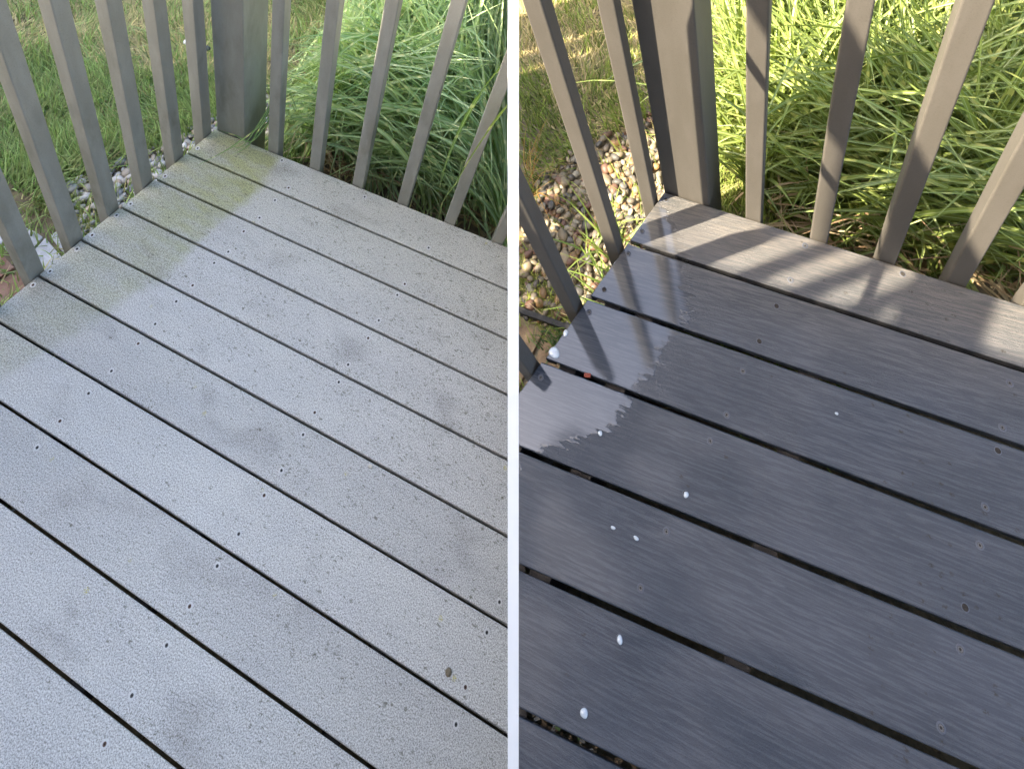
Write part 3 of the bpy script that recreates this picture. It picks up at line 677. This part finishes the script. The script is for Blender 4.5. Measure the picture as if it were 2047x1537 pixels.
def drop(u, v, ru, rv, mat, label, name='water_drop', h=.0022, group=None, cat='water drop'):
    bm = bmesh.new(); bmesh.ops.create_uvsphere(bm, u_segments=18, v_segments=8, radius=1)
    for q in bm.verts:
        a = math.atan2(q.co.y, q.co.x); k = 1 + .10 * math.sin(2*a + u*50) + .05 * math.sin(3*a + v*70)
        q.co.x *= ru * k; q.co.y *= rv * k; q.co.z *= h
    return tag(obj(name, bm, mat, M=SR.M @ Matrix.Translation((u, -v, .0012)), smooth=True), label, cat, group)
M_DROP = mat_plain('sky_tinted_water', (.30, .34, .37), (.40, .44, .47), 40, .06, 0, .8)  # sky reflection on the drops is put into their base colour
drop(-.164, .405, .0135, .0095, M_DROP, 'largest sky-tinted water blob near the left end of the third board')
drop(-.150, .362, .0060, .0065, M_DROP, 'round sky-tinted water blob on the wet deck above the largest one')
drop(-.034, .509, .0050, .0040, M_DROP, 'small sky-tinted drop below the reflection of the railing')
drop(.065, .635, .0050, .0030, M_DROP, 'smeared sky-tinted drop at the right end of a thin splash trail')
drop(.022, .635, .0042, .0028, M_DROP, 'smeared sky-tinted drop at the left end of a thin splash trail')
drop(.393, .343, .0030, .0025, M_DROP, 'tiny white drop alone on the middle of the wet deck')
drop(.141, .548, .0042, .0052, M_DROP, 'sky-tinted drop filling a screw hole in the fourth wet board')
drop(.064, .765, .0048, .0055, M_DROP, 'sky-tinted drop filling a screw hole in the sixth wet board')
drop(.027, .861, .0058, .0062, M_DROP, 'large sky-tinted drop filling the lowest screw hole on the wet deck')
bm = bmesh.new(); bmesh.ops.create_grid(bm, x_segments=6, y_segments=4, size=.5)
for v in bm.verts: v.co.x *= .015; v.co.y *= .008; v.co.z = .003 * math.sin(v.co.x * 220) + .002 * math.cos(v.co.y * 400)
bmesh.ops.solidify(bm, geom=bm.faces[:], thickness=.0015)
tag(obj('leaf_scrap', bm, mat_plain('red_leaf', (.12, .02, .012), (.20, .05, .03), 200, .5), M=SR.M @ Matrix.Translation((-.083, -.4235, .003)) @ Matrix.Rotation(.1, 4, 'Z')), 'red brown leaf scrap caught in the gap beside the third board', 'leaf')
bm = bmesh.new(); bmesh.ops.create_icosphere(bm, subdivisions=2, radius=.008)
for v in bm.verts: v.co.z *= .35; v.co *= 1 + .25 * math.sin(v.co.x * 700) * math.cos(v.co.y * 600)
tag(obj('dirt_crumb', bm, mat_plain('brown_crumb', (.14, .12, .08), (.24, .20, .14), 200, .9), M=SL.M @ Matrix.Translation((1.426, -.92, .001)), smooth=True), 'brown crumbly speck of dirt near the lower right of the weathered deck', 'dirt speck')
bm = bmesh.new(); bmesh.ops.create_icosphere(bm, subdivisions=2, radius=.005)
for v in bm.verts: v.co.z *= .5; v.co.x *= 1.5; v.co *= 1 + .2 * math.sin(v.co.x * 900)
tag(obj('seed_husk', bm, mat_plain('pale_husk', (.5, .46, .38), (.65, .62, .55), 200, .9), M=SL.M @ Matrix.Translation((1.055, -.652, .0)), smooth=True), 'pale seed husk lodged in a board gap of the weathered deck', 'seed husk')

# debris fallen through the gaps, lying under the boards
def debris(site, u0, u1, v0, v1, n, name, label, seed):
    r = np.random.default_rng(seed); V = []; F = []; C = []
    for i in range(n):
        x, y = r.uniform(u0, u1), -r.uniform(v0, v1); s = r.uniform(.002, .007); a = r.uniform(0, 6.28)
        z = -.034 + r.uniform(0, .006) if name == 'debris' else GZ + .02
        p = np.array([[-1, -.4, 0], [1, -.3, .2], [.9, .4, 0], [-.8, .5, .3]]) * s
        ca, sa = math.cos(a), math.sin(a); p = p @ np.array([[ca, sa, 0], [-sa, ca, 0], [0, 0, 1]]) + (x, y, z)
        F.append([len(V) + k for k in range(4)]); V += list(p)
        c = np.array([(.24, .17, .10), (.30, .26, .18), (.10, .17, .06), (.42, .42, .40)][r.choice(4, p=(.45, .3, .1, .15))]) * r.uniform(.25, .8); C += [c] * 4
    V = np.array(V); F = np.array(F); ok = site.inside(V, SEAM); F = F[ok[F].all(1)]
    tag(link(name, np_mesh(name, V, F, np.array(C), smooth=False), M_DRY, None, site.M), label, 'debris', kind='stuff')
debris(SL, -.1, .9, 1.0, 1.45, 900, 'debris', 'bits of leaf litter caught under the gaps of the weathered deck', 41)
debris(SR, -.5, .12, .85, .95, 500, 'debris', 'brown leaf litter caught under the gaps of the wet deck', 42)

# ------------------------------------------------------------------ added white board, cut to face the camera as a strip between the views
bm = bmesh.new(); t = .0072
def cw(x, y, z): return CAMPOS + W @ Vector((x, y, z))
poly = [(-.02, .85), (-.02, .862), (1.0, .862), (1.3, .95), (2.1, .95), (2.1, .85)]      # (down, forward)
a = [bm.verts.new(cw(-t, y, z)) for y, z in poly]; b = [bm.verts.new(cw(t, y, z)) for y, z in poly]
bm.faces.new(a); bm.faces.new(b[::-1])
for i in range(len(poly)): bm.faces.new((a[i], b[i], b[(i+1) % len(poly)], a[(i+1) % len(poly)]))
tag(obj('centre_strip', bm, M_WHITE), 'added thin white board forming the strip between the weathered view and the wet view', 'divider')

# ------------------------------------------------------------------ what shades the decks (out of view, behind the viewer)
M_ROOF = mat_plain('roof_shingle', (.10, .09, .085), (.17, .16, .15), 30, .9); M_SIDE = mat_plain('pale_siding', (.50, .49, .46), (.58, .57, .54), 8, .8)
house = tag(empty('house', SR.M), 'house roof whose eave shades most of the wet deck', 'house')
k = 2.5; ev = .175 + .552 * k; eu = -.27 - .834 * k; ez = 1.30 * k
bm = prism([(x, -y) for x, y in ((eu, ev + .02 * eu), (3.2, ev + .02 * 3.2 + .05), (3.2, 5.2), (eu - .5 * (5.2 - ev), 5.2))][::-1], ez - .12, ez); obj('roof', bm, M_ROOF, house)
bm = prism([(x, -y) for x, y in ((eu + .2, 3.4), (3.0, 3.4), (3.0, 3.55), (eu + .2, 3.55))][::-1], GZ, ez - .12); obj('wall', bm, M_SIDE, house)
# added unseen screen: flat beam and narrow pickets stand in for the railing's shadow
scr = tag(empty('stripe_shadow_screen', SR.M), 'added unseen slatted screen whose beam and pickets throw stripes on the wet deck', 'screen')
def bl(v0, o): return (-.97 + o - .44 * (v0 - 1.05), v0)
bm = prism([(x, -y) for x, y in (bl(.25, 0), bl(2.0, 0), bl(2.0, .145), bl(.25, .145))], 2.35, 2.375); obj('beam', bm, M_RR, scr)
for us in (.262, .385, .500, .615):
    t_ = (us + .461) / .591; pu, pv = us - .834 * t_, .03 + .552 * t_
    bm = prism([(pu - .012, -pv - .012), (pu + .012, -pv - .012), (pu + .012, -pv + .012), (pu - .012, -pv + .012)], 1.3 * (t_ - .32), 2.35); obj('picket', bm, M_RR, scr)
for v0 in (.27, 1.98):
    x, y = bl(v0, .07); bm = prism([(x - .04, -y - .04), (x + .04, -y - .04), (x + .04, -y + .04), (x - .04, -y + .04)], GZ, 2.35)
    if v0 > 1: obj('post', bm, M_RR, scr)
    else: bm.free()
# added unseen block, front square to the sun, outline shaped for its shade
hx = Vector((SUN.x, SUN.y, 0)).normalized(); e1 = SUN.cross(Vector((0, 0, 1))).normalized(); se, ce = -SUN.z, math.hypot(SUN.x, SUN.y); D = 5.0
prof = [(1.6, -1.49), (-1.05, -1.48), (-1.07, -.70), (-1.22, -.80), (-1.31, -.95), (-1.33, -1.40), (-1.45, -1.47), (-3.6, -1.46)]
shade_block = tag(empty('shade_block', Matrix.Translation(CAMPOS - hx * D + Vector((0, 0, -3.3)))), 'added unseen block shaped to keep sun off the weathered deck', 'shade_block')
Mi = shade_block.matrix_world.inverted()
bm = bmesh.new(); top = []; lo = []
for back in (0, -3.0):
    tt = [bm.verts.new(Mi @ (CAMPOS - hx * (D - back) + e1 * e + Vector((0, 0, (z + D * se) / ce + (back * .25))))) for e, z in prof]
    ll = [bm.verts.new(Mi @ (CAMPOS - hx * (D - back) + e1 * e + Vector((0, 0, -4.4)))) for e, z in prof]
    top.append(tt); lo.append(ll)
n = len(prof)
for i in range(n - 1):
    bm.faces.new((lo[0][i], lo[0][i+1], top[0][i+1], top[0][i])); bm.faces.new((lo[1][i], top[1][i], top[1][i+1], lo[1][i+1])); bm.faces.new((top[0][i], top[0][i+1], top[1][i+1], top[1][i]))
bm.faces.new((lo[0][0], top[0][0], top[1][0], lo[1][0])); bm.faces.new((lo[0][-1], lo[1][-1], top[1][-1], top[0][-1]))
obj('wall', bm, M_SIDE, shade_block)
